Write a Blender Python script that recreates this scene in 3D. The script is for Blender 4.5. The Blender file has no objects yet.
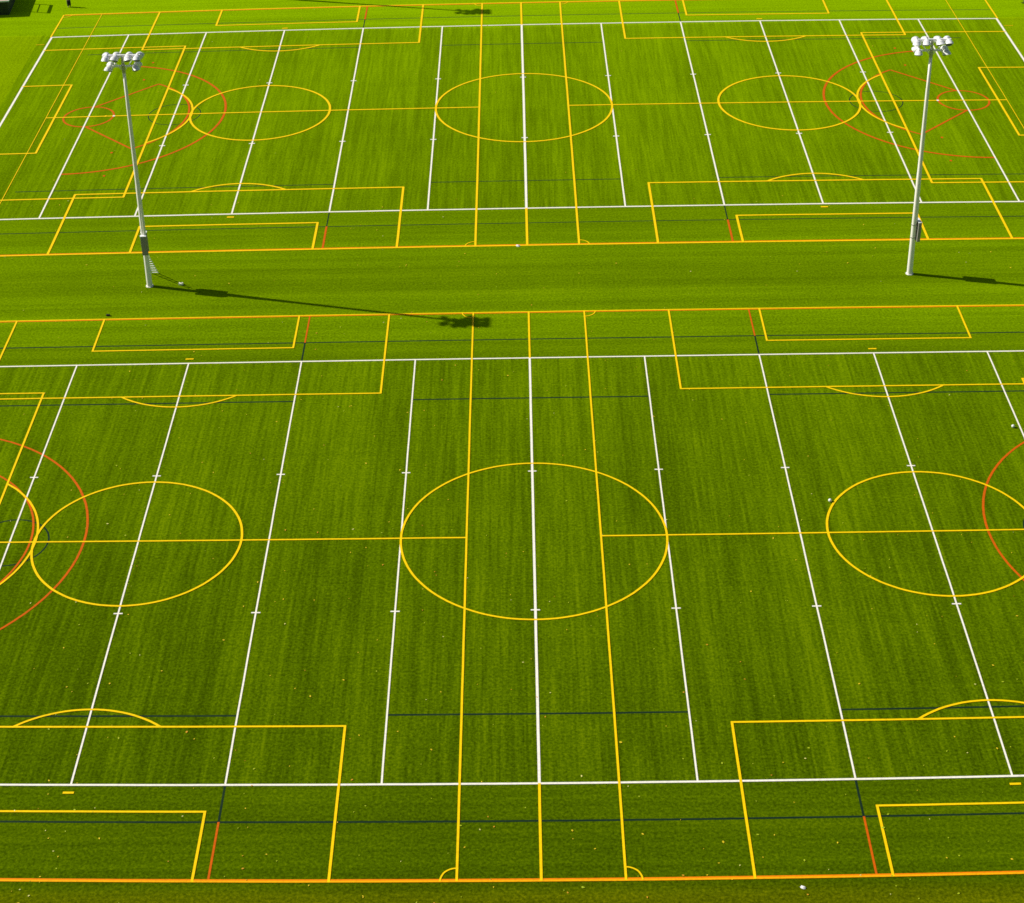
import bpy, bmesh, math, random
from mathutils import Vector, Matrix

random.seed(7)
YD = 0.9144
sc = bpy.context.scene
COL = sc.collection

# ------------------------------------------------------------------ helpers
def link(o):
    COL.objects.link(o); return o

def obj(name, bm, mat, parent=None, smooth=False):
    me = bpy.data.meshes.new(name)
    bm.normal_update(); bm.to_mesh(me); bm.free()
    for m in (mat if isinstance(mat, (list, tuple)) else [mat]):
        me.materials.append(m)
    if smooth:
        for p in me.polygons: p.use_smooth = True
    o = link(bpy.data.objects.new(name, me))
    if parent is not None: o.parent = parent
    return o

def tag(o, label, cat, group=None):
    o['label'] = label; o['category'] = cat
    if group: o['group'] = group
    return o

def empty(name, loc, rz=0.0):
    o = link(bpy.data.objects.new(name, None))
    o.empty_display_size = 0.3
    o.location = loc; o.rotation_euler = (0, 0, rz)
    return o

def structure(o):
    o['kind'] = 'structure'; return o

def frame_from(a, b):
    d = (b - a).normalized()
    up = Vector((0, 0, 1)) if abs(d.z) < 0.95 else Vector((1, 0, 0))
    s = d.cross(up).normalized(); t = s.cross(d).normalized()
    return d, s, t

def add_tube(bm, a, b, r0, r1=None, n=12, caps=True):
    a = Vector(a); b = Vector(b); r1 = r0 if r1 is None else r1
    d, s, t = frame_from(a, b)
    ra, rb = [], []
    for i in range(n):
        w = 2 * math.pi * i / n
        v = s * math.cos(w) + t * math.sin(w)
        ra.append(bm.verts.new(a + v * r0)); rb.append(bm.verts.new(b + v * r1))
    for i in range(n):
        j = (i + 1) % n
        bm.faces.new((ra[i], rb[i], rb[j], ra[j]))
    if caps:
        bm.faces.new(ra); bm.faces.new(rb[::-1])

def add_box(bm, c, s, bevel=0.0, rot=None):
    g = bmesh.ops.create_cube(bm, size=1.0)
    vs = g['verts']
    M = Matrix.Translation(Vector(c)) @ (rot.to_4x4() if rot else Matrix.Identity(4)) @ Matrix.Diagonal((s[0], s[1], s[2], 1))
    bmesh.ops.transform(bm, matrix=M, verts=vs)
    if bevel:
        es = list({e for v in vs for e in v.link_edges})
        bmesh.ops.bevel(bm, geom=es, offset=bevel, segments=2, affect='EDGES', profile=0.6)

def add_lathe(bm, prof, M, n=20, cap0=False, cap1=False):
    """prof: (radius, axial) along local +Z, placed by matrix M."""
    rings = []
    for r, z in prof:
        rings.append([bm.verts.new(M @ Vector((r * math.cos(2 * math.pi * i / n), r * math.sin(2 * math.pi * i / n), z))) for i in range(n)])
    for A, B in zip(rings, rings[1:]):
        for i in range(n):
            j = (i + 1) % n
            bm.faces.new((A[i], A[j], B[j], B[i]))
    if cap0: bm.faces.new(rings[0][::-1])
    if cap1: bm.faces.new(rings[-1])

# ------------------------------------------------------------------ node helpers
def new_mat(name):
    m = bpy.data.materials.new(name); m.use_nodes = True
    nt = m.node_tree
    return m, nt, nt.nodes['Principled BSDF']

class N:
    """tiny node-graph writer"""
    def __init__(s, nt): s.nt = nt
    def add(s, typ, **kw):
        n = s.nt.nodes.new(typ)
        for k, v in kw.items(): setattr(n, k, v)
        return n
    def put(s, sock, v):
        if hasattr(v, 'is_output') or isinstance(v, bpy.types.NodeSocket): s.nt.links.new(v, sock)
        else: sock.default_value = v
    def math(s, op, a, b=0.0, c=None, clamp=False):
        n = s.add('ShaderNodeMath', operation=op, use_clamp=clamp)
        s.put(n.inputs[0], a); s.put(n.inputs[1], b)
        if c is not None: s.put(n.inputs[2], c)
        return n.outputs[0]
    def noise(s, vec, scale, detail=2.0, rough=0.5, dim='3D'):
        n = s.add('ShaderNodeTexNoise', noise_dimensions=dim)
        s.put(n.inputs['Vector'], vec); n.inputs['Scale'].default_value = scale
        n.inputs['Detail'].default_value = detail; n.inputs['Roughness'].default_value = rough
        return n.outputs['Fac']
    def xyz(s, x, y, z=0.0):
        n = s.add('ShaderNodeCombineXYZ')
        for i, v in enumerate((x, y, z)): s.put(n.inputs[i], v)
        return n.outputs[0]
    def remap(s, v, a, b, c, d, smooth=False):
        n = s.add('ShaderNodeMapRange', interpolation_type='SMOOTHSTEP' if smooth else 'LINEAR')
        s.put(n.inputs['Value'], v)
        for k, x in zip(('From Min', 'From Max', 'To Min', 'To Max'), (a, b, c, d)): s.put(n.inputs[k], x)
        return n.outputs['Result']
    def mixc(s, f, a, b, mode='MIX'):
        n = s.add('ShaderNodeMix', data_type='RGBA', blend_type=mode)
        s.put(n.inputs['Factor'], f)
        s.put(n.inputs[6], a); s.put(n.inputs[7], b)
        return n.outputs[2]
    def ramp(s, f, stops, interp='LINEAR'):
        n = s.add('ShaderNodeValToRGB'); n.color_ramp.interpolation = interp
        e = n.color_ramp.elements
        while len(e) > 1: e.remove(e[-1])
        for i, (p, c) in enumerate(stops):
            x = e[0] if i == 0 else e.new(p)
            x.position = p; x.color = c if len(c) == 4 else (*c, 1)
        s.put(n.inputs[0], f)
        return n.outputs[0]

def g(v): return (v, v, v, 1)

# ------------------------------------------------------------------ materials
FIELD_GAP = 83.383            # yards from one pitch centre to the next

# offsets (yards) from the ideal plan that build camera lens distortion into the layout
SX = [0.0046, -0.0017, -0.0597, -0.1694, -0.0082, 0.1266, 0.5788, -0.0716, -0.5305, 0.2643, -0.0746, -0.0209, 0.0709, -0.0502, 0.0184, -1.6062, 0.6801, -0.2132, -0.0432, 0.0253, 0.0035]
SY = [0.2795, 0.7788, -0.2896, -0.5333, 0.2824, -0.0955, 0.0726, 0.1879, -0.0073, -0.0554, 0.0309, -0.6164, -1.6900, 0.7591, -0.2502, -0.0144, -0.0473, 0.0272, 0.0057, 0.0009, 0.0003]
def plan(X, Y):
    """ideal plan position in yards -> metres on the ground"""
    x = X / 70.0; y = (Y - 42.0) / 84.0
    k = 0; dx = dy = 0.0
    for i in range(6):
        for j in range(6 - i):
            b = x ** i * y ** j
            dx += SX[k] * b; dy += SY[k] * b; k += 1
    return ((X + dx) * YD, (Y + dy) * YD)

def turf_material():
    m, nt, bs = new_mat('artificial_turf'); n = N(nt)
    geo = n.add('ShaderNodeNewGeometry')
    sep = n.add('ShaderNodeSeparateXYZ'); nt.links.new(geo.outputs['Position'], sep.inputs[0])
    X, Y = sep.outputs[0], sep.outputs[1]
    P = geo.outputs['Position']
    # plan coordinate across the pitches, folded so both pitches share it (metres from each pitch's long axis)
    Yb = n.math('ADD', Y, n.math('MULTIPLY', n.math('SINE', n.math('MULTIPLY', X, 0.02)), 0.0))
    upper = n.math('GREATER_THAN', Y, 38.1)
    Yl = n.math('SUBTRACT', Yb, n.math('MULTIPLY', upper, FIELD_GAP * YD + 0.2))
    aY = n.math('ABSOLUTE', Yl)
    inside = n.math('LESS_THAN', aY, 24.4)            # turf rolls laid across the pitch here ...
    # ... and lengthwise outside the white sidelines
    # --- seams and brushed stripes
    wob = n.math('MULTIPLY', n.noise(P, 0.03, 2), 0.6)
    s1 = n.noise(n.xyz(n.math('MULTIPLY', X, 1.0), n.math('MULTIPLY', Y, 0.022), wob), 1.05, 4, 0.7)
    s2 = n.noise(n.xyz(n.math('MULTIPLY', X, 1.0), n.math('MULTIPLY', Y, 0.012), 7.0), 0.22, 2, 0.5)
    s3 = n.noise(n.xyz(n.math('MULTIPLY', X, 1.0), n.math('MULTIPLY', Y, 0.035), 3.0), 4.2, 2, 0.6)
    across = n.math('ADD', n.math('ADD', n.math('MULTIPLY', s1, 0.34), n.math('MULTIPLY', s2, 0.13)), n.math('MULTIPLY', s3, 0.53))
    t1 = n.noise(n.xyz(n.math('MULTIPLY', X, 0.012), Y, 11.0), 0.55, 3, 0.6)
    t2 = n.noise(n.xyz(n.math('MULTIPLY', X, 0.02), Y, 17.0), 2.6, 2, 0.6)
    along = n.math('ADD', n.math('MULTIPLY', t1, 0.62), n.math('MULTIPLY', t2, 0.38))
    mix = n.add('ShaderNodeMix', data_type='FLOAT')
    n.put(mix.inputs[0], inside); n.put(mix.inputs[2], along); n.put(mix.inputs[3], across)
    streak = n.math('MULTIPLY', n.remap(mix.outputs[0], 0.30, 0.70, -1.0, 1.0), n.remap(inside, 0, 1, 0.50, 1.0))
    streak = n.math('MAXIMUM', streak, -0.55)
    # weave crossing the rolls, faint
    w = n.noise(n.xyz(n.math('MULTIPLY', X, 0.03), Y, 2.0), 1.9, 3, 0.65)
    weave = n.remap(w, 0.3, 0.7, -1, 1)
    # worn and flattened patches
    patch = n.remap(n.noise(P, 0.045, 3, 0.55), 0.3, 0.7, -1, 1)
    patch2 = n.remap(n.noise(P, 0.22, 4, 0.6), 0.3, 0.7, -1, 1)
    grain = n.remap(n.noise(P, 5.2, 3, 0.75), 0.25, 0.75, -1, 1)
    grain2 = n.remap(n.noise(P, 1.7, 3, 0.7), 0.25, 0.75, -1, 1)
    # pile lay: how each brushed band takes the light, painted into its colour (metres across the site)
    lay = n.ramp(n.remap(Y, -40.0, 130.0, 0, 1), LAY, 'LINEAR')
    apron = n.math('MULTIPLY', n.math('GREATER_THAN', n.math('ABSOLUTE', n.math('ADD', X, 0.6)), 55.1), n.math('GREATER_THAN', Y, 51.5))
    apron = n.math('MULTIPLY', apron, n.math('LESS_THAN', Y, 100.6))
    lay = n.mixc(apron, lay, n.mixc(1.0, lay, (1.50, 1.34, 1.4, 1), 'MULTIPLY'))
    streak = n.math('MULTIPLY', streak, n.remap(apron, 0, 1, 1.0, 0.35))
    # the rolls themselves, 15 ft wide, each a shade apart, with a slightly dark seam between them
    roll = n.math('DIVIDE', n.math('ADD', X, 2.286), 4.572)
    wn = n.add('ShaderNodeTexWhiteNoise', noise_dimensions='2D')
    n.put(wn.inputs['Vector'], n.xyz(n.math('FLOOR', roll), n.math('FLOOR', n.math('DIVIDE', Y, 38.1))))
    shade = n.math('MULTIPLY', n.math('SUBTRACT', wn.outputs['Value'], 0.5), n.math('MULTIPLY', inside, 0.20))
    seam = n.math('LESS_THAN', n.math('ABSOLUTE', n.math('SUBTRACT', n.math('FRACT', roll), 0.5)), 0.485)
    shade = n.math('SUBTRACT', shade, n.math('MULTIPLY', n.math('MULTIPLY', n.math('SUBTRACT', 1.0, seam), inside), 0.05))
    tot = n.math('ADD', shade, n.math('MULTIPLY', streak, 0.44))
    for v, k in ((weave, 0.05), (patch, 0.09), (patch2, 0.05), (grain, 0.58), (grain2, 0.08)):
        tot = n.math('ADD', tot, n.math('MULTIPLY', v, k))
    f = n.remap(tot, -0.5, 0.5, 0.0, 1.0)
    c = n.ramp(f, TURF)
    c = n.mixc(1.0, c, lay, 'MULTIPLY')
    c = n.mixc(1.0, c, (2.0, 2.0, 2.0, 1), 'MULTIPLY')
    nt.links.new(c, bs.inputs['Base Color'])
    bs.inputs['Roughness'].default_value = 0.75
    bs.inputs['Specular IOR Level'].default_value = 0.0
    bs.inputs['Sheen Weight'].default_value = TURF_SHEEN
    bs.inputs['Sheen Roughness'].default_value = 0.45
    # the sheen tint carries the same streaks and the painted band lighting
    tips = n.ramp(f, [(0.0, g(.52)), (1.0, g(.94))])
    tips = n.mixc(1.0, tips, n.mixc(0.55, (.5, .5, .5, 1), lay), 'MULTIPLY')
    tips = n.mixc(1.0, tips, (2.7, 2.7, 2.7, 1), 'MULTIPLY')
    nt.links.new(n.mixc(1.0, tips, TURF_SHEEN_TINT, 'MULTIPLY'), bs.inputs['Sheen Tint'])
    bump = n.add('ShaderNodeBump'); bump.inputs['Strength'].default_value = 0.35
    bump.inputs['Distance'].default_value = 0.03
    nt.links.new(n.noise(P, 9.0, 3, 0.7), bump.inputs['Height'])
    nt.links.new(bump.outputs[0], bs.inputs['Normal'])
    return m

# lay lighting painted into the colour across the site, by plan Y in yards (0.5 = neutral)
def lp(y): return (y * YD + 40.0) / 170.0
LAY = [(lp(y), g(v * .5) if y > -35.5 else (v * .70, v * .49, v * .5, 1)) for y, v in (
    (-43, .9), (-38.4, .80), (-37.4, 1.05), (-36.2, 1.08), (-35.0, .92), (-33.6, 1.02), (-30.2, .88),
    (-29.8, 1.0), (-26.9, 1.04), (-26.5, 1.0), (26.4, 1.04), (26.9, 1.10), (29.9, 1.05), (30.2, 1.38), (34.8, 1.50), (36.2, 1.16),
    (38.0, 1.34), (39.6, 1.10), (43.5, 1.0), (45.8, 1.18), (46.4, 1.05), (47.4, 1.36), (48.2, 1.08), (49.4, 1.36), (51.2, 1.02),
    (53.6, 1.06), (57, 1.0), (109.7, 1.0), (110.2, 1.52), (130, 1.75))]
TURF = [(0.0, (0.011, 0.022, 0.0001)), (0.3, (0.027, 0.049, 0.0001)), (0.5, (0.040, 0.070, 0.0002)), (0.7, (0.057, 0.094, 0.0003)), (1.0, (0.098, 0.136, 0.0006))]
TURF_SHEEN = 1.0
TURF_SHEEN_TINT = (0.60, 1.0, 0.0, 1)

def paint_material(name, col, var=0.22, rough=0.7, dirt=(0.05, 0.10, 0.002), wear=0.35):
    """painted turf fibre: paint broken by green fibre and wear"""
    m, nt, bs = new_mat(name); n = N(nt)
    P = n.add('ShaderNodeNewGeometry').outputs['Position']
    a = n.noise(P, 6.0, 3, 0.7); b = n.noise(P, 0.35, 3, 0.6)
    c2 = tuple(min(1, v * (1 - var)) for v in col)
    c = n.mixc(n.remap(a, 0.3, 0.7, 0, 1), (*col, 1), (*c2, 1))
    wearf = n.math('MULTIPLY', n.remap(n.math('ADD', n.math('MULTIPLY', a, 0.55), n.math('MULTIPLY', b, 0.45)), 0.48, 0.70, 0.0, wear), 1.0)
    c = n.mixc(wearf, c, (*dirt, 1))
    nt.links.new(c, bs.inputs['Base Color'])
    bs.inputs['Roughness'].default_value = rough
    bs.inputs['Specular IOR Level'].default_value = 0.1
    return m

def metal_material(name, col, rough=0.45, metallic=0.0, var=0.12, scale=3.0):
    m, nt, bs = new_mat(name); n = N(nt)
    tc = n.add('ShaderNodeTexCoord').outputs['Object']
    a = n.noise(tc, scale, 4, 0.65)
    c2 = tuple(v * (1 - 2 * var) for v in col)
    nt.links.new(n.mixc(n.remap(a, 0.3, 0.75, 0, 1), (*col, 1), (*c2, 1)), bs.inputs['Base Color'])
    bs.inputs['Roughness'].default_value = rough
    bs.inputs['Metallic'].default_value = metallic
    return m

M_TURF = turf_material()
M_WHITE = paint_material('white_turf_paint', (0.97, 0.92, 0.79), wear=0.08)
M_YELLOW = paint_material('yellow_turf_paint', (0.97, 0.63, 0.0005), wear=0.12, var=0.15)
M_AMBER = paint_material('amber_turf_paint', (0.95, 0.42, 0.001), wear=0.22, var=0.15)
M_ORANGE = paint_material('orange_turf_paint', (0.66, 0.115, 0.0005), wear=0.25)
M_DEEP = paint_material('deep_orange_turf_paint', (0.90, 0.24, 0.001), wear=0.2, var=0.15)
M_DARK = paint_material('dark_green_turf_paint', (0.006, 0.024, 0.012), wear=0.35)
M_POLE = metal_material('weathered_white_steel', (0.88, 0.84, 0.77), 0.45, var=0.06)
M_LAMP = metal_material('white_lamp_housing', (0.82, 0.82, 0.80), 0.35, var=0.06)
M_LAMPIN = metal_material('lamp_reflector', (0.42, 0.43, 0.44), 0.35, 0.6)
M_GLASS = metal_material('lamp_lens', (0.16, 0.17, 0.18), 0.12)
M_BOX = metal_material('grey_ballast_enclosure', (0.27, 0.255, 0.23), 0.5)
M_CAP = metal_material('white_bracket', (0.85, 0.85, 0.83), 0.4, var=0.04)
M_STEEL = metal_material('galvanised_steel', (0.45, 0.45, 0.44), 0.4, 0.5)

# ------------------------------------------------------------------ ground: one sheet to the horizon
bm = bmesh.new()
R = 1600.0
for (x0, x1, y0, y1) in [(-R, R, -R, R)]:
    vs = [bm.verts.new(v) for v in ((x0, y0, 0), (x1, y0, 0), (x1, y1, 0), (x0, y1, 0))]
    bm.faces.new(vs)
ground = structure(obj('turf_ground', bm, M_TURF))

# ------------------------------------------------------------------ painted markings
zcount = {}
def zlev(base):
    k = zcount.get(base, 0); zcount[base] = k + 1
    return base + 0.00008 * (k % 70)

def strip(bm, pts, width, z, ext=0.0, side=0.0):
    """ribbon of given width (m) along plan points (yards); side shifts the centre (in widths)"""
    Q = [Vector((*plan(*p), z)) for p in pts]
    if ext:
        Q[0] = Q[0] + (Q[0] - Q[1]).normalized() * ext; Q[-1] = Q[-1] + (Q[-1] - Q[-2]).normalized() * ext
    n = len(Q); L = []
    for i in range(n):
        d = (Q[min(i + 1, n - 1)] - Q[max(i - 1, 0)]).normalized()
        s = Vector((-d.y, d.x, 0))
        # hand-pushed line marker: edges drift a few millimetres
        e = random.uniform(-0.006, 0.006)
        L.append((bm.verts.new(Q[i] + s * (width * (0.5 + side) + e)), bm.verts.new(Q[i] - s * (width * (0.5 - side) - e))))
    for (a, b), (c, d2) in zip(L, L[1:]):
        bm.faces.new((a, b, d2, c))

def seg(a, b, step=2.5):
    n = max(1, int(math.hypot(b[0] - a[0], b[1] - a[1]) / step))
    return [(a[0] + (b[0] - a[0]) * i / n, a[1] + (b[1] - a[1]) * i / n) for i in range(n + 1)]

def arc(c, r, a0, a1, n=None):
    n = n or max(8, int(abs(a1 - a0) / 4))
    return [(c[0] + r * math.cos(math.radians(a0 + (a1 - a0) * i / n)), c[1] + r * math.sin(math.radians(a0 + (a1 - a0) * i / n))) for i in range(n + 1)]

S = 80 / 3; H = 80 / 9; W2 = 35.0
Z_D, Z_O, Z_W, Z_Y = 0.004, 0.012, 0.020, 0.028
WY = 0.155     # yellow soccer line
WW = 0.112    # white yard line

def playing_field(oy):
    root = structure(empty('playing_field', (0, 0, 0)))
    def mk(name, mat, base, polys):
        bm = bmesh.new()
        for pts, w, *rest in polys:
            strip(bm, [(x, y + oy - (0.06 if oy == 0 and y < -34.5 else 0)) for x, y in pts], w * (0.8 if mat is M_DARK and oy > 0 else 1.4 if mat is M_YELLOW and oy > 0 and w > .1 else 1.35 if mat is M_WHITE and oy > 0 else 1.45 if mat in (M_ORANGE, M_DEEP) and oy > 0 else 1.0), zlev(base), *rest)
        o = obj(name, bm, mat, root); return o
    # white gridiron ------------------------------------------------------------
    for s in (-1, 1):
        mk('gridiron_sideline', M_WHITE, Z_W, [(seg((-60, s * S), (60, s * S)), 0.155, 0.08)])
        mk('gridiron_end_line', M_WHITE, Z_W, [(seg((s * 60, -S), (s * 60, S)), 0.17)])
    for k in range(-5, 6):
        x = 10 * k
        ps = [(seg((x, -S), (x, S)), 0.165 if k == 0 else WW)]
        if abs(k) < 5:
            for h in (-H, H):
                ps.append((seg((x - .33, h), (x + .33, h)), 0.12))
        mk('yard_line', M_WHITE, Z_W, ps)
    # dark lacrosse -------------------------------------------------------------
    for s in (-1, 1):
        mk('boundary_line', M_DARK, Z_D, [(seg((-60, s * 30), (60, s * 30)), 0.145)])
        mk('wing_line', M_DARK, Z_D, [(seg((-10, s * 20), (10, s * 20)), 0.15)])
        mk('goal_crease', M_DARK, Z_D, [(arc((s * 40, 0), 3, 0, 360), 0.12)])
        for t in (-1, 1):
            mk('area_line', M_DARK, Z_D, [(seg((s * 20, t * 20), (s * 54, t * 20)), 0.15)])
            mk('restraining_line', M_DARK, Z_D, [(seg((s * 20, t * S), (s * 20, t * 30)), 0.13)])
            mk('restraining_mark', M_ORANGE, Z_O, [(seg((s * 20, t * 30), (s * 20, t * (W2 - .1))), 0.13)])
    # orange lacrosse -----------------------------------------------------------
    for s in (-1, 1):
        f = (lambda a: a) if s < 0 else (lambda a: 180 - a)
        c = (s * 50, 0)
        mk('orange_goal_circle', M_ORANGE, Z_O, [(arc(c, 2.9, 0, 360), 0.15)])
        mk('orange_fan', M_ORANGE, Z_O, [(arc(c, 15.8, f(-90), f(90), 48), 0.17)])
        e = math.radians(55)
        ax, ay = 11.6 * math.cos(e), 11.6 * math.sin(e)
        pts = [(c[0] - s * 0.3, -2.9)] + [(c[0] - s * ax, -ay)]
        mk('orange_arc', M_ORANGE, Z_O, [(seg((c[0] - s * 0.2, -2.9), (c[0] - s * ax, -ay)), 0.15), (arc(c, 11.6, f(-55), f(55), 40), 0.15), (seg((c[0] - s * ax, ay), (c[0] - s * 0.2, 2.9)), 0.15)])
        for x, y in ((45.4, 11), (45.4, -10.4), (45.1, -16.5), (45.2, 16.6)):
            mk('orange_spot', M_ORANGE, Z_O, [(seg((s * x - .13, y), (s * x + .13, y), .05), 0.22)])
        # joint touch line: yellow outside, orange just inside it
        mk('orange_boundary_line', M_DEEP, Z_O, [(seg((-60, s * (W2 - (.138 if oy == 0 else .19))), (60, s * (W2 - (.138 if oy == 0 else .19)))), 0.115)])
    # yellow soccer: full pitch ---------------------------------------------------
    for s in (-1, 1):
        mk('touch_line', M_AMBER if oy == 0 and s < 0 else M_YELLOW, Z_Y, [(seg((-60, s * W2), (60, s * W2)), 0.14)])
        mk('goal_line', M_YELLOW, Z_Y, [(seg((s * 60.14, S), (s * 60.14, W2)), 0.13), (seg((s * 60.14, -W2), (s * 60.14, -S)), 0.13)])
        mk('penalty_area_line', M_YELLOW, Z_Y, [(seg((s * 60, 22), (s * 42, 22)), .15, .06), (seg((s * 42, 22), (s * 42, -22)), WY, .06), (seg((s * 42, -22), (s * 60, -22)), .15, .06)])
        mk('goal_area_line', M_YELLOW, Z_Y, [(seg((s * 60, 10), (s * 54, 10)), .15, .06), (seg((s * 54, 10), (s * 54, -10)), WY, .06), (seg((s * 54, -10), (s * 60, -10)), .15, .06)])
        w = math.degrees(math.acos(6 / 10))
        a0 = (-w, w) if s < 0 else (180 - w, 180 + w)
        mk('penalty_arc', M_YELLOW, Z_Y, [(arc((s * 48, 0), 10, a0[0], a0[1], 32), WY)])
        mk('penalty_spot', M_WHITE, Z_Y + .010, [(seg((s * 47.05 - .12, 0), (s * 47.05 + .12, 0), .05), 0.24)])
        mk('penalty_mark', M_YELLOW, Z_Y + .014, [(seg((s * 48 - .12, 0), (s * 48 + .12, 0), .05), 0.26)])
        for t in (-1, 1):
            mk('corner_distance_mark', M_YELLOW, Z_Y, [(seg((s * 60.4, t * 24.1), (s * 61.5, t * 24.1)), 0.10)])
            a = {(-1, 1): (270, 360), (1, 1): (180, 270), (-1, -1): (0, 90), (1, -1): (90, 180)}[(s, t)]
            mk('corner_arc', M_YELLOW, Z_Y, [(arc((s * 60, t * W2), 1.0, *a, 10), 0.10)])
    mk('centre_circle', M_YELLOW, Z_Y, [(arc((0, 0), 10, 0, 360, 120), WY)])
    mk('halfway_line', M_YELLOW, Z_Y, [(seg((0, S), (0, W2)), WY), (seg((0, -W2), (0, -S)), WY)])
    # yellow soccer: two cross pitches, one in each half -----------------------------
    for s in (-1, 1):
        mk('cross_touch_line', M_YELLOW, Z_Y, [(seg((s * 5.05, -W2), (s * 5.05, W2)), 0.14)])
        mk('cross_touch_line', M_YELLOW, Z_Y, [(seg((s * 55, -W2), (s * 55, W2)), 0.075)])
        mk('cross_halfway_line', M_YELLOW, Z_Y, [(seg((s * 5.1, 0), (s * 55, 0)), 0.145)])
        mk('cross_centre_circle', M_YELLOW, Z_Y, [(arc((s * 30.1, 0), 8, 0, 360, 100), 0.165)])
        for t in (-1, 1):
            c = s * 30.02
            mk('cross_penalty_area_line', M_YELLOW, Z_Y, [(seg((c - 17.3, t * W2), (c - 17.3, t * 21.1)), WY, .06), (seg((c - 17.3, t * 21.1), (c + 17.3, t * 21.1)), .155, .06), (seg((c + 17.3, t * 21.1), (c + 17.3, t * W2)), WY, .06)])
            mk('cross_goal_area_line', M_YELLOW, Z_Y, [(seg((c - 9.05, t * W2), (c - 9.05, t * 29.1)), WY, .06), (seg((c - 9.05, t * 29.1), (c + 9.05, t * 29.1)), .155, .06), (seg((c + 9.05, t * 29.1), (c + 9.05, t * W2)), WY, .06)])
            r = 8.0; d = 6.25; w = math.degrees(math.acos(d / r))
            mid = -90 if t > 0 else 90
            mk('cross_penalty_arc', M_YELLOW, Z_Y, [(arc((c, t * 27.35), r, mid - w, mid + w, 24), 0.155)])
            mk('cross_penalty_mark', M_YELLOW, Z_Y, [(seg((c - .36, t * 27.4), (c + .36, t * 27.4)), 0.17)])
            # corner arc on the outer side of the inner touch line
            x = s * 5.05
            a = {(1, 1): (270, 360), (-1, 1): (180, 270), (1, -1): (0, 90), (-1, -1): (90, 180)}[(s, t)]
            mk('cross_corner_arc', M_YELLOW, Z_Y, [(arc((x, t * W2), 1.0, *a, 10), 0.10)])
    return root

playing_field(0.0)
playing_field(FIELD_GAP)

# ------------------------------------------------------------------ floodlight poles
def floodlamp(name, parent, pos, aim, visor=True):
    """dome-backed sports floodlight: housing with lens, visor and stem; aim = direction of the beam"""
    aim = Vector(aim).normalized()
    M = Matrix.Translation(Vector(pos)) @ aim.to_track_quat('Z', 'Y').to_matrix().to_4x4()
    bm = bmesh.new()
    prof = [(0.045, -0.44), (0.10, -0.43), (0.115, -0.34), (0.15, -0.30), (0.22, -0.22), (0.27, -0.12), (0.295, 0.0), (0.315, 0.0), (0.315, 0.05), (0.285, 0.05)]
    add_lathe(bm, prof, M, 24, cap0=True)
    lamp = obj(name, bm, M_LAMP, parent, smooth=True)
    bm = bmesh.new()
    add_lathe(bm, [(0.285, 0.046), (0.20, 0.060), (0.10, 0.068), (0.0005, 0.070)], M, 24)
    obj('lens', bm, M_GLASS, lamp, smooth=True)
    if visor:
        bm = bmesh.new()
        n = 16; inner = []; outer = []; fi = []; fo = []
        # upper half shell; find local up
        Mi = M.to_3x3().inverted(); up = (Mi @ Vector((0, 0, 1))); a0 = math.atan2(up.y, up.x)
        for i in range(n + 1):
            w = a0 + math.radians(-95 + 190 * i / n)
            k = math.cos(w - a0)
            ln = 0.06 + 0.26 * max(0, k)
            for lst, r, z in ((inner, .300, .051), (outer, .318, .051), (fi, .31, .051 + ln), (fo, .327, .051 + ln)):
                lst.append(bm.verts.new(M @ Vector((r * math.cos(w), r * math.sin(w), z))))
        for i in range(n):
            bm.faces.new((outer[i], outer[i + 1], fo[i + 1], fo[i])); bm.faces.new((inner[i + 1], inner[i], fi[i], fi[i + 1]))
            bm.faces.new((fo[i], fo[i + 1], fi[i + 1], fi[i]))
        obj('visor', bm, M_LAMP, lamp, smooth=False)
    return lamp

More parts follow.
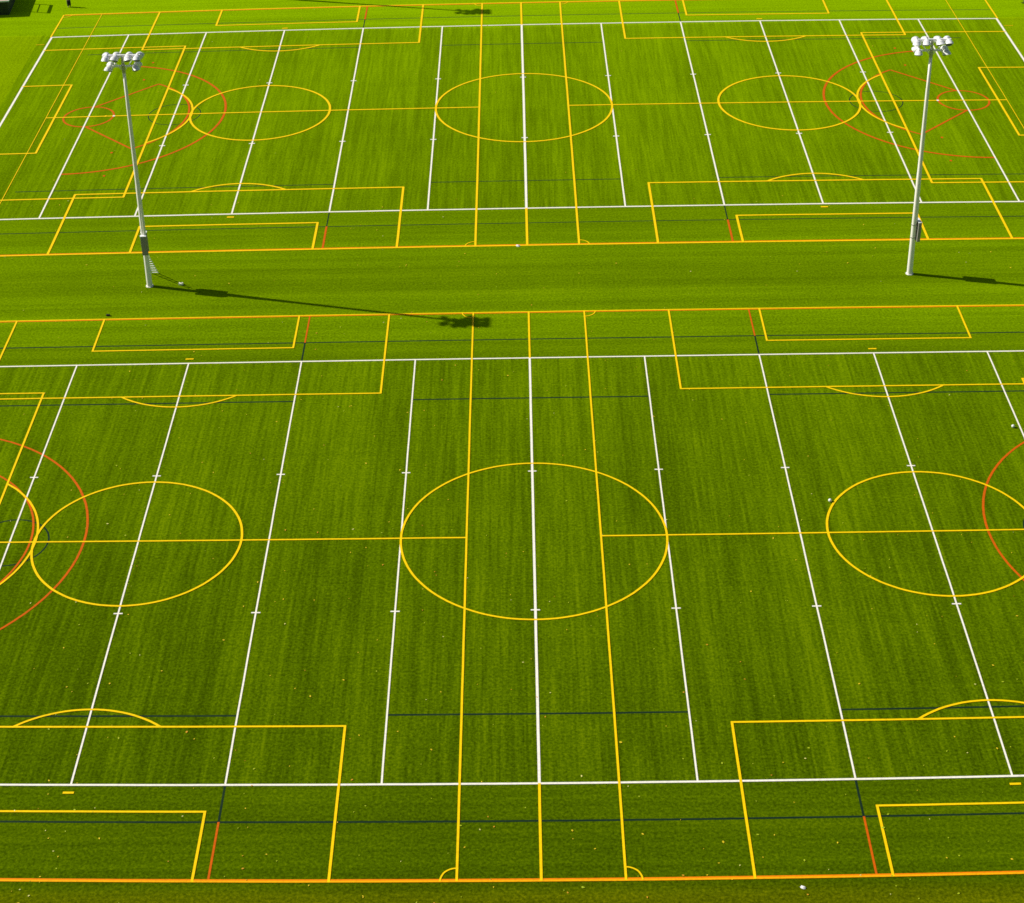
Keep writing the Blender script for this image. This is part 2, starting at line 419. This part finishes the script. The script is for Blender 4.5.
def light_pole(base, lean, boxes, label, wide=2.55):
    root = empty('floodlight_pole', (base[0], base[1], 0))
    tag(root, label, 'floodlight pole', 'floodlight poles between the pitches')
    Ht = 21.1
    def at(h): return Vector((lean[0] * h / Ht, lean[1] * h / Ht, h))
    bm = bmesh.new()
    rings = [(0.0, .245), (3, .228), (6, .212), (9.5, .194), (9.55, .182), (14, .160), (17.0, .146), (17.05, .136), (20.0, .122)]
    prev = None
    for h, r in rings:
        c = at(h); ring = [bm.verts.new(c + Vector((r * math.cos(2 * math.pi * i / 16), r * math.sin(2 * math.pi * i / 16), 0))) for i in range(16)]
        if prev:
            for i in range(16):
                bm.faces.new((prev[i], prev[(i + 1) % 16], ring[(i + 1) % 16], ring[i]))
        prev = ring
    bm.faces.new(prev)
    obj('pole', bm, M_POLE, root, smooth=True)
    bm = bmesh.new(); add_tube(bm, at(-0.05), at(0.04), .33, .33, 20); add_tube(bm, at(0.04), at(0.07), .27, .26, 20)
    for i in range(8):
        w = 2 * math.pi * (i + .5) / 8
        add_tube(bm, (0.30 * math.cos(w), 0.30 * math.sin(w), .04), (0.30 * math.cos(w), 0.30 * math.sin(w), .09), .02, n=6)
    obj('base_plate', bm, M_POLE, root)
    bm = bmesh.new(); add_tube(bm, at(19.7), at(20.4), .155, .15, 16); add_tube(bm, at(20.4), at(21.2), .11, .10, 12)
    obj('collar', bm, M_STEEL, root, smooth=False)
    # ballast enclosures strapped to the shaft
    for bdir, off, bw, bdp in boxes:
        bd = Vector((*bdir, 0)).normalized(); sd = Vector((-bd.y, bd.x, 0))
        rot = Matrix((sd, bd, Vector((0, 0, 1)))).transposed()
        bm = bmesh.new(); c = at(4.15) + bd * off
        add_box(bm, c, (bw, bdp, 1.75), 0.02, rot)
        enc = obj('ballast_enclosure', bm, M_BOX, root)
        bm = bmesh.new(); add_box(bm, c + Vector((0, 0, .91)), (bw + .03, bdp + .03, 0.06), 0.01, rot)
        obj('rain_cap', bm, M_CAP, enc)
        bm = bmesh.new(); add_box(bm, c + bd * (bdp / 2 + .01), (bw - .1, 0.025, 1.55), 0.006, rot)
        dr = obj('door', bm, M_BOX, enc)
        bm = bmesh.new(); add_box(bm, c + bd * (bdp / 2 + .036) + sd * (bw / 2 - .11), (0.03, 0.024, 0.16), 0, rot)
        obj('handle', bm, M_STEEL, enc)
        for dz in (-0.6, 0.6):
            bm = bmesh.new(); add_tube(bm, at(4.15 + dz - .04), at(4.15 + dz + .04), .245, .245, 16)
            obj('bracket', bm, M_STEEL, root)
        bm = bmesh.new(); add_tube(bm, at(5.05) + bd * (off - .08) + sd * .08, at(8.0) + bd * .21 + sd * .08, .03, n=8)
        obj('conduit', bm, M_POLE, root)
    # cross arms
    top = at(21.14); low = at(20.26)
    half = wide / 2
    bm = bmesh.new(); add_box(bm, top, (wide + .40, .18, .18), 0.01)
    obj('crossarm', bm, M_CAP, root)
    bm = bmesh.new(); add_box(bm, low, (wide - .3, .13, .13), 0.01)
    obj('crossarm', bm, M_CAP, root)
    bm = bmesh.new()
    for sx in (-1, 1): add_tube(bm, at(19.9) + Vector((sx * .12, 0, 0)), top + Vector((sx * 1.0, 0, -.08)), .035, n=8)
    obj('brace', bm, M_CAP, root)
    xs = [-half, -half / 3 - .06, half / 3 + .06, half]
    for sgn in (-1, 1):
        for i, x in enumerate(xs):
            a = Vector((x * 0.16 + random.uniform(-.3, .3), sgn, -0.62 + random.uniform(-.22, .22)))
            floodlamp('floodlamp', root, top + Vector((x + random.uniform(-.07, .07), sgn * (.38 if sgn > 0 else .46), -0.15 if sgn > 0 else -.12)), a)
        for x in (-half + .18, half - .18):
            a = Vector((x * 0.3 + random.uniform(-.2, .2), sgn, -0.75))
            floodlamp('floodlamp', root, low + Vector((x, sgn * 0.44, -0.08)), a)
    return root

bL = plan(-35.9, 41.4); bR = plan(35.9, 41.4); bN = plan(-35.9, 41.4 + 81.9)
light_pole(bL, (0.45, -0.50), [((0.1, -1), .37, .50, .30), ((-.1, 1), .37, .50, .30)], 'tall white floodlight pole with grey box facing the near pitch and a ladder behind it')
light_pole(bR, (-0.45, -0.42), [((1, 0.12), .35, .95, .26)], 'tall white floodlight pole with its grey box on the side away from the ladder')
light_pole(bN, (0, 0), [((0, 1), .37, .50, .30)], 'floodlight pole beyond the far touch line whose lamp shadow falls on the far pitch')

# ------------------------------------------------------------------ ladder leaning on the pole
def ladder():
    root = empty('ladder', (-32.80, 40.30, 0))
    tag(root, 'white ladder leaning on the back of the floodlight pole', 'ladder')
    b = Vector((0, 0, 0)); t = Vector((bL[0] + 0.08 - (-32.80), bL[1] + .30 - 40.30, 2.75))
    d = t - b
    wb, wt = 0.29, 0.14
    for s in (-1, 1):
        bm = bmesh.new(); add_tube(bm, b + Vector((s * wb, 0, 0)), t + Vector((s * wt, 0, 0)), .035, .03, 8)
        obj('rail', bm, M_CAP, root)
    for i in range(8):
        f = 0.06 + i * 0.125
        c = b + d * f; w = wb + (wt - wb) * f
        bm = bmesh.new(); add_box(bm, c, (2 * w, 0.085, 0.05), 0.008)
        obj('rung', bm, M_CAP, root)
ladder()

# small white block on the grass by the pole
bm = bmesh.new(); add_box(bm, (0, 0, .07), (0.38, 0.24, 0.14), .02)
M_CREAM = metal_material('cream_plastic', (0.92, 0.88, 0.72), 0.5, var=0.03)
o = obj('utility_box', bm, M_CREAM); o.location = (-30.20, 38.12, 0); o.rotation_euler = (0, 0, -.1)
bm = bmesh.new(); add_box(bm, (0, 0, .152), (0.34, 0.20, 0.02), .005)
obj('lid', bm, M_CREAM, o)
tag(o, 'small white box on the grass beside the ladder shadow', 'box')

# ------------------------------------------------------------------ balls, litter
M_BALL = metal_material('white_ball_leather', (0.85, 0.85, 0.80), 0.4, var=0.08, scale=14)
M_YBALL = metal_material('pale_yellow_ball', (0.75, 0.72, 0.12), 0.4, var=0.08, scale=14)
M_SEAM = metal_material('ball_panel_grey', (0.70, 0.70, 0.68), 0.5)
def ball(loc, r, mat, label, group='balls left on the pitches'):
    bm = bmesh.new(); bmesh.ops.create_icosphere(bm, subdivisions=3, radius=r)
    for v in bm.verts: v.co.z += r
    dirs = [Vector(v).normalized() for v in ((0, .53, .85), (.85, 0, .53), (-.85, 0, .53), (0, -.53, .85), (.53, .85, 0), (-.53, .85, 0), (.53, -.85, 0), (-.53, -.85, 0), (0, .53, -.85), (0, -.53, -.85), (.85, 0, -.53), (-.85, 0, -.53))]
    for f in bm.faces:
        c = (f.calc_center_median() - Vector((0, 0, r))).normalized()
        if max(c.dot(d) for d in dirs) > 0.945: f.material_index = 1
    o = obj('ball', bm, [mat, M_SEAM if mat is M_BALL else mat], smooth=True)
    o.location = loc; o.rotation_euler = (0, 0, random.uniform(0, 6))
    return tag(o, label, 'ball', group)
ball((20.965, 3.71, 0), .125, M_BALL, 'white ball beside the yellow circle of the near pitch')
ball((35.988, 13.11, 0), .125, M_BALL, 'white ball on the grass next to a white yard line of the near pitch')
ball((-62.07, 111.50, 0), .16, M_YBALL, 'pale yellow ball in the dark shade of the shed')

M_PAPER = metal_material('crumpled_white_paper', (0.85, 0.82, 0.80), 0.6, var=0.08, scale=9)
def crumple(name, loc, size, label, cat):
    bm = bmesh.new(); bmesh.ops.create_icosphere(bm, subdivisions=2, radius=1)
    for v in bm.verts:
        k = random.uniform(.7, 1.1)
        v.co = Vector((v.co.x * size[0] * k, v.co.y * size[1] * k, max(-.02, v.co.z * size[2] * k) + size[2] * .2))
    o = obj(name, bm, M_PAPER); o.location = loc; o.rotation_euler = (0, 0, -.5)
    return tag(o, label, cat)
crumple('plastic_bag', (14.10, -32.71, 0), (.18, .11, .09), 'crumpled white plastic bag on the strip below the amber line', 'bag')
crumple('paper_scrap', (-0.823, 44.50, 0), (.22, .16, .10), 'white paper scrap lying on the touch line of the far pitch', 'litter')
M_BLACK = metal_material('black_fabric', (0.012, 0.014, 0.012), 0.8)
bm = bmesh.new(); add_box(bm, (0, 0, .08), (.32, .18, .13), .04); add_tube(bm, (-.12, 0, .155), (.12, 0, .155), .02, n=6)
o = obj('kit_bag', bm, M_BLACK); o.location = (-35.57, 32.66, 0)
tag(o, 'small dark kit bag on the grass strip above the yellow line', 'bag')

# fallen leaves and chaff blown over the turf: nobody could count them
def leaf_mat(name, col):
    m, nt, bs = new_mat(name); n = N(nt)
    P = n.add('ShaderNodeNewGeometry').outputs['Position']
    nt.links.new(n.mixc(n.noise(P, 12, 2), (*col, 1), tuple(v * .6 for v in col) + (1,)), bs.inputs['Base Color'])
    bs.inputs['Roughness'].default_value = .7
    return m
LM = [leaf_mat('yellow_leaf', (0.85, 0.62, 0.0)), leaf_mat('green_leaf', (0.45, 0.55, 0.0)), leaf_mat('brown_leaf', (0.75, 0.36, 0.0)), leaf_mat('pale_leaf', (0.88, 0.82, 0.22))]
bm = bmesh.new()
for k in range(760):
    while True:
        v = random.random() ** 1.7
        X = random.uniform(-52, 46); Y = -37.5 + v * 160
        if Y > 62 and random.random() < .8: continue
        break
    x, y = plan(X, max(-39, min(126, Y)))
    r = random.choice((.04, .05, .05, .06, .07, .09)); w = random.uniform(0, 6.28)
    mi = random.choice((0, 0, 0, 1, 1, 2, 3))
    if Y < -20 and random.random() < .3: r *= 1.25
    z = .012 + random.uniform(0, .02)
    ring = []
    for i in range(6):
        a = w + i * math.pi / 3
        e = 1.0 if i % 3 == 0 else .62
        ring.append(bm.verts.new((x + r * e * math.cos(a), y + r * e * math.sin(a), z + random.uniform(0, .02))))
    c = bm.verts.new((x, y, z + .012))
    for i in range(6):
        f = bm.faces.new((c, ring[i], ring[(i + 1) % 6])); f.material_index = mi
o = obj('fallen_leaves', bm, LM); o['kind'] = 'stuff'

# ------------------------------------------------------------------ person at the far touch line
M_SKIN = metal_material('skin', (0.45, 0.28, 0.19), 0.5, var=0.04)
M_TROUSER = metal_material('black_trousers', (0.010, 0.012, 0.010), 0.8)
M_SHIRT = metal_material('pale_shirt', (0.70, 0.78, 0.72), 0.8)
M_HAIR = metal_material('dark_hair', (0.02, 0.015, 0.01), 0.6)
M_SHOE = metal_material('brown_shoe', (0.16, 0.09, 0.03), 0.5)
def skin_mesh(name, verts, edges, radii, mat, parent, root_i=0, sub=2):
    me = bpy.data.meshes.new(name); me.from_pydata(verts, edges, [])
    o = link(bpy.data.objects.new(name, me))
    sk = o.modifiers.new('skin', 'SKIN'); sk.use_smooth_shade = True
    for i, r in enumerate(radii):
        rr = r if isinstance(r, tuple) else (r, r)
        me.skin_vertices[0].data[i].radius = rr
    me.skin_vertices[0].data[root_i].use_root = True
    sb = o.modifiers.new('sub', 'SUBSURF'); sb.levels = sb.render_levels = sub
    dg = bpy.context.evaluated_depsgraph_get()
    m2 = bpy.data.meshes.new_from_object(o.evaluated_get(dg)); m2.name = name
    bpy.data.objects.remove(o); m2.materials.clear(); m2.materials.append(mat)
    for p in m2.polygons: p.use_smooth = True
    o = link(bpy.data.objects.new(name, m2)); o.parent = parent
    return o
def person(loc, rz):
    root = empty('person', loc, rz)
    tag(root, 'person in a pale shirt and black trousers standing behind the far touch line', 'person')
    V, E, Rr = [], [], []
    def v(x, y, z, r, link_to=None):
        V.append((x, y, z)); Rr.append(r)
        if link_to is not None: E.append((link_to, len(V) - 1))
        return len(V) - 1
    pel = v(0, 0, .90, (.15, .11)); waist = v(0, .0, 1.03, (.135, .10), pel); chest = v(0, .01, 1.22, (.16, .11), waist)
    neckb = v(0, .0, 1.39, (.075, .07), chest); neck = v(0, -.01, 1.45, .052, neckb); head = v(0, -.02, 1.53, (.078, .09), neck); crown = v(0, -.01, 1.62, (.07, .08), head)
    for s in (-1, 1):
        sh = v(s * .18, 0, 1.35, .055, neckb); el = v(s * .23, .03, 1.08, .042, sh); wr = v(s * .21, -.06, .85, .030, el)
        hd = v(s * .205, -.08, .78, (.022, .036), wr)
        for k in range(4):
            a = v(s * .205, -.105 + k * .018, .735, .0095, hd); v(s * .198, -.112 + k * .018, .695 - .006 * (k in (1, 2)), .008, a)
        th = v(s * .195, -.125, .775, .010, wr); v(s * .19, -.135, .745, .009, th)
        hip = v(s * .09, 0, .84, .088, pel); kn = v(s * .11, -.02, .47, .062, hip); an = v(s * .12, .03, .09, .042, kn); v(s * .13, -.11, .035, (.035, .03), an)
    body = skin_mesh('body', V, E, Rr, M_SKIN, root)
    # trousers
    V2 = [(0, 0, .93)]; E2 = []; R2 = [(.20, .16)]
    for s in (-1, 1):
        b0 = len(V2); V2 += [(s * .09, 0, .82), (s * .11, -.02, .47), (s * .12, .03, .10)]; R2 += [.15, .14, .115]; E2 += [(0, b0), (b0, b0 + 1), (b0 + 1, b0 + 2)]
    skin_mesh('trousers', V2, E2, R2, M_TROUSER, root)
    V3 = [(0, 0, .90), (0, 0, 1.05), (0, .01, 1.22), (0, 0, 1.37)]; E3 = [(0, 1), (1, 2), (2, 3)]; R3 = [(.17, .135), (.155, .12), (.18, .13), (.095, .085)]
    for s in (-1, 1):
        b0 = len(V3); V3 += [(s * .18, 0, 1.35), (s * .225, .025, 1.12)]; R3 += [.072, .06]; E3 += [(3, b0), (b0, b0 + 1)]
    skin_mesh('shirt', V3, E3, R3, M_SHIRT, root)
    for s in (-1, 1):
        skin_mesh('shoe', [(s * .12, .05, .045), (s * .125, -.06, .04), (s * .13, -.16, .035)], [(0, 1), (1, 2)], [.05, .05, (.045, .035)], M_SHOE, root)
    bm = bmesh.new(); bmesh.ops.create_uvsphere(bm, u_segments=20, v_segments=12, radius=1)
    for q in bm.verts:
        q.co = Vector((q.co.x * .098, q.co.y * .112 + .008, q.co.z * .115 + 1.605))
    bmesh.ops.delete(bm, geom=[q for q in bm.verts if q.co.z < 1.585 + max(0, -(q.co.y + .03)) * 1.2], context='VERTS')
    obj('hair', bm, M_HAIR, root, smooth=True)
    for s in (-1, 1):
        bm = bmesh.new(); add_tube(bm, (s * .034, -.103, 1.56), (s * .034, -.112, 1.56), .011, n=10)
        obj('eye', bm, M_HAIR, root)
    bm = bmesh.new(); add_tube(bm, (0, -.105, 1.565), (0, -.135, 1.525), .008, .016, 8)
    obj('nose', bm, M_SKIN, root)
    bm = bmesh.new(); add_box(bm, (0, -.106, 1.487), (.045, .012, .010), .003)
    obj('mouth', bm, M_SHOE, root)
    for s in (-1, 1):
        bm = bmesh.new(); add_lathe(bm, [(.001, -.008), (.026, -.006), (.030, .006), (.001, .008)], Matrix.Translation((s * .092, 0, 1.54)) @ Matrix.Rotation(math.pi / 2, 4, 'Y'), 10)
        obj('ear', bm, M_SKIN, root, smooth=True)
person((-54.52, 110.25, 0), math.radians(20))

# ------------------------------------------------------------------ shed with roof rail whose corner shows top left
M_WALLB = metal_material('dark_green_boards', (0.028, 0.045, 0.008), 0.8)
M_ROOF = metal_material('tan_roof_felt', (0.55, 0.40, 0.30), 0.8, var=0.15, scale=2)
M_TRIM = metal_material('pale_roof_trim', (0.62, 0.72, 0.62), 0.6)
def shed():
    cx, cy = -61.0, 107.7          # roof corner
    hgt = 1.74
    root = empty('shed', (cx, cy, 0), math.radians(5))
    tag(root, 'low flat tan roofed shed with a metal rail on top at the grass edge', 'shed')
    Wd, Dp = 11.0, 9.0
    bm = bmesh.new(); add_box(bm, (-Wd / 2 - .12, Dp / 2 + .12, hgt / 2 - .05), (Wd - .24, Dp - .24, hgt - .1))
    for k in range(30): add_box(bm, (-.25 - k * .36, .105, hgt / 2 - .07), (.03, .03, hgt - .16))
    obj('wall', bm, M_WALLB, root)
    bm = bmesh.new(); add_box(bm, (-Wd / 2, Dp / 2, hgt - .03), (Wd - .16, Dp - .16, .10), .01)
    rf = obj('roof', bm, M_ROOF, root)
    bm = bmesh.new()
    add_box(bm, (-.04, Dp / 2, hgt - .02), (.07, Dp, .16)); add_box(bm, (-Wd / 2 - .04, .04, hgt - .02), (Wd - .08, .07, .155))
    obj('roof_edge', bm, M_TRIM, rf)
    # door in the front wall
    bm = bmesh.new(); add_box(bm, (-4.2, .10, .78), (1.0, .06, 1.5), .01)
    d = obj('door', bm, M_TRIM, root)
    bm = bmesh.new(); add_box(bm, (-3.85, .05, .8), (.05, .05, .14)); obj('handle', bm, M_STEEL, d)
    rail = bmesh.new()
    y0, y1, x = 1.7, 4.5, -.15
    zt = hgt + 1.95
    for y in (y0, y1): add_tube(rail, (x, y, hgt + .02), (x, y, zt), .085, n=8)
    add_box(rail, (x, (y0 + y1) / 2, zt - .12), (.14, y1 - y0 + .16, .26), .01)
    add_tube(rail, (x, y0, hgt + .72), (x, y1, hgt + .72), .05, n=8)
    obj('roof_rail', rail, M_STEEL, root)
shed()

# ------------------------------------------------------------------ shrub just entering the top right corner
def shrub(loc):
    m, nt, bs = new_mat('dark_leaves'); n = N(nt)
    oi = n.add('ShaderNodeNewGeometry')
    nt.links.new(n.mixc(n.noise(oi.outputs['Position'], 3, 2), (.012, .045, .006, 1), (.03, .085, .010, 1)), bs.inputs['Base Color'])
    bs.inputs['Roughness'].default_value = .6
    root = empty('shrub', loc); tag(root, 'dark green low shrub at the grass edge beyond the far pitch corner', 'shrub')
    bm = bmesh.new()
    for k in range(7):
        a = k * .9; add_tube(bm, (0, 0, 0), (math.cos(a) * random.uniform(.3, .9), math.sin(a) * .6, random.uniform(.4, .8)), .03, .012, 6)
    obj('stem', bm, M_SHOE, root)
    bm = bmesh.new()
    for k in range(2600):
        w = random.uniform(0, 6.28); u = random.uniform(-.15, 1); r = math.sqrt(max(0, 1 - u * u)) * (.55 + .45 * random.random())
        lump = 1 + .22 * math.sin(3 * w + 2 * u)
        c = Vector((1.5 * r * lump * math.cos(w), 1.0 * r * lump * math.sin(w), .12 + .85 * max(0, u) * lump + random.uniform(0, .1)))
        d = Vector((random.gauss(0, 1), random.gauss(0, 1), random.gauss(.4, .6))).normalized(); s = d.orthogonal().normalized(); t = d.cross(s)
        L = random.uniform(.05, .09)
        bm.faces.new([bm.verts.new(c + s * L), bm.verts.new(c + t * L * .5), bm.verts.new(c - s * L), bm.verts.new(c - t * L * .5)])
    obj('foliage', bm, m, root)
shrub((59.9, 104.5, 0))

# ------------------------------------------------------------------ camera
cam = bpy.data.cameras.new('camera'); co = link(bpy.data.objects.new('camera', cam))
f_px, cxp, cyp = 1820.23, -30.771, 1.27
CP = (-0.80589 * YD, -111.88346 * YD, 80.62051 * YD)
pt, yw, rl = 0.57804, -0.02663, -0.02841
cam.sensor_fit = 'HORIZONTAL'; cam.sensor_width = 36.0
cam.lens = 36.0 * f_px / 1024
cam.shift_x = -cxp / 1024; cam.shift_y = cyp / 1024
cam.clip_start = 1.0; cam.clip_end = 6000
fw = Vector((math.sin(yw) * math.cos(pt), math.cos(yw) * math.cos(pt), -math.sin(pt)))
rt = Vector((math.cos(yw), -math.sin(yw), 0)); up = rt.cross(fw)
rt2 = rt * math.cos(rl) + up * math.sin(rl); up2 = -rt * math.sin(rl) + up * math.cos(rl)
co.matrix_world = Matrix(((rt2.x, up2.x, -fw.x, CP[0]), (rt2.y, up2.y, -fw.y, CP[1]), (rt2.z, up2.z, -fw.z, CP[2]), (0, 0, 0, 1)))
sc.camera = co

# ------------------------------------------------------------------ sun and sky
EL = math.radians(36.5)
to_sun = Vector((-0.970 * math.cos(EL), 0.242 * math.cos(EL), math.sin(EL))).normalized()
sun = bpy.data.lights.new('sun', 'SUN'); so = link(bpy.data.objects.new('sun', sun))
sun.energy = 4.8; sun.angle = math.radians(0.5); sun.color = (1.0, 0.95, 0.87)
so.rotation_euler = (-to_sun).to_track_quat('-Z', 'Y').to_euler()
so.location = (0, 0, 60)
w = bpy.data.worlds.new('World'); sc.world = w; w.use_nodes = True
nt = w.node_tree; bg = nt.nodes['Background']
sky = nt.nodes.new('ShaderNodeTexSky'); sky.sky_type = 'NISHITA'; sky.sun_disc = False
sky.sun_elevation = EL; sky.sun_rotation = math.atan2(to_sun.x, to_sun.y)
sky.air_density = 1.0; sky.dust_density = 1.0; sky.ozone_density = 1.0
nt.links.new(sky.outputs[0], bg.inputs['Color']); bg.inputs['Strength'].default_value = 0.05

# ------------------------------------------------------------------ render look
vs = sc.view_settings
vs.view_transform = 'Standard'; vs.look = 'None'; vs.gamma = 1.0; vs.exposure = 0.28; vs.use_curve_mapping = False
sc.render.filter_size = 1.6
sc.cycles.filter_width = 1.6
sc.cycles.use_denoising = False
sc.cycles.max_bounces = 4
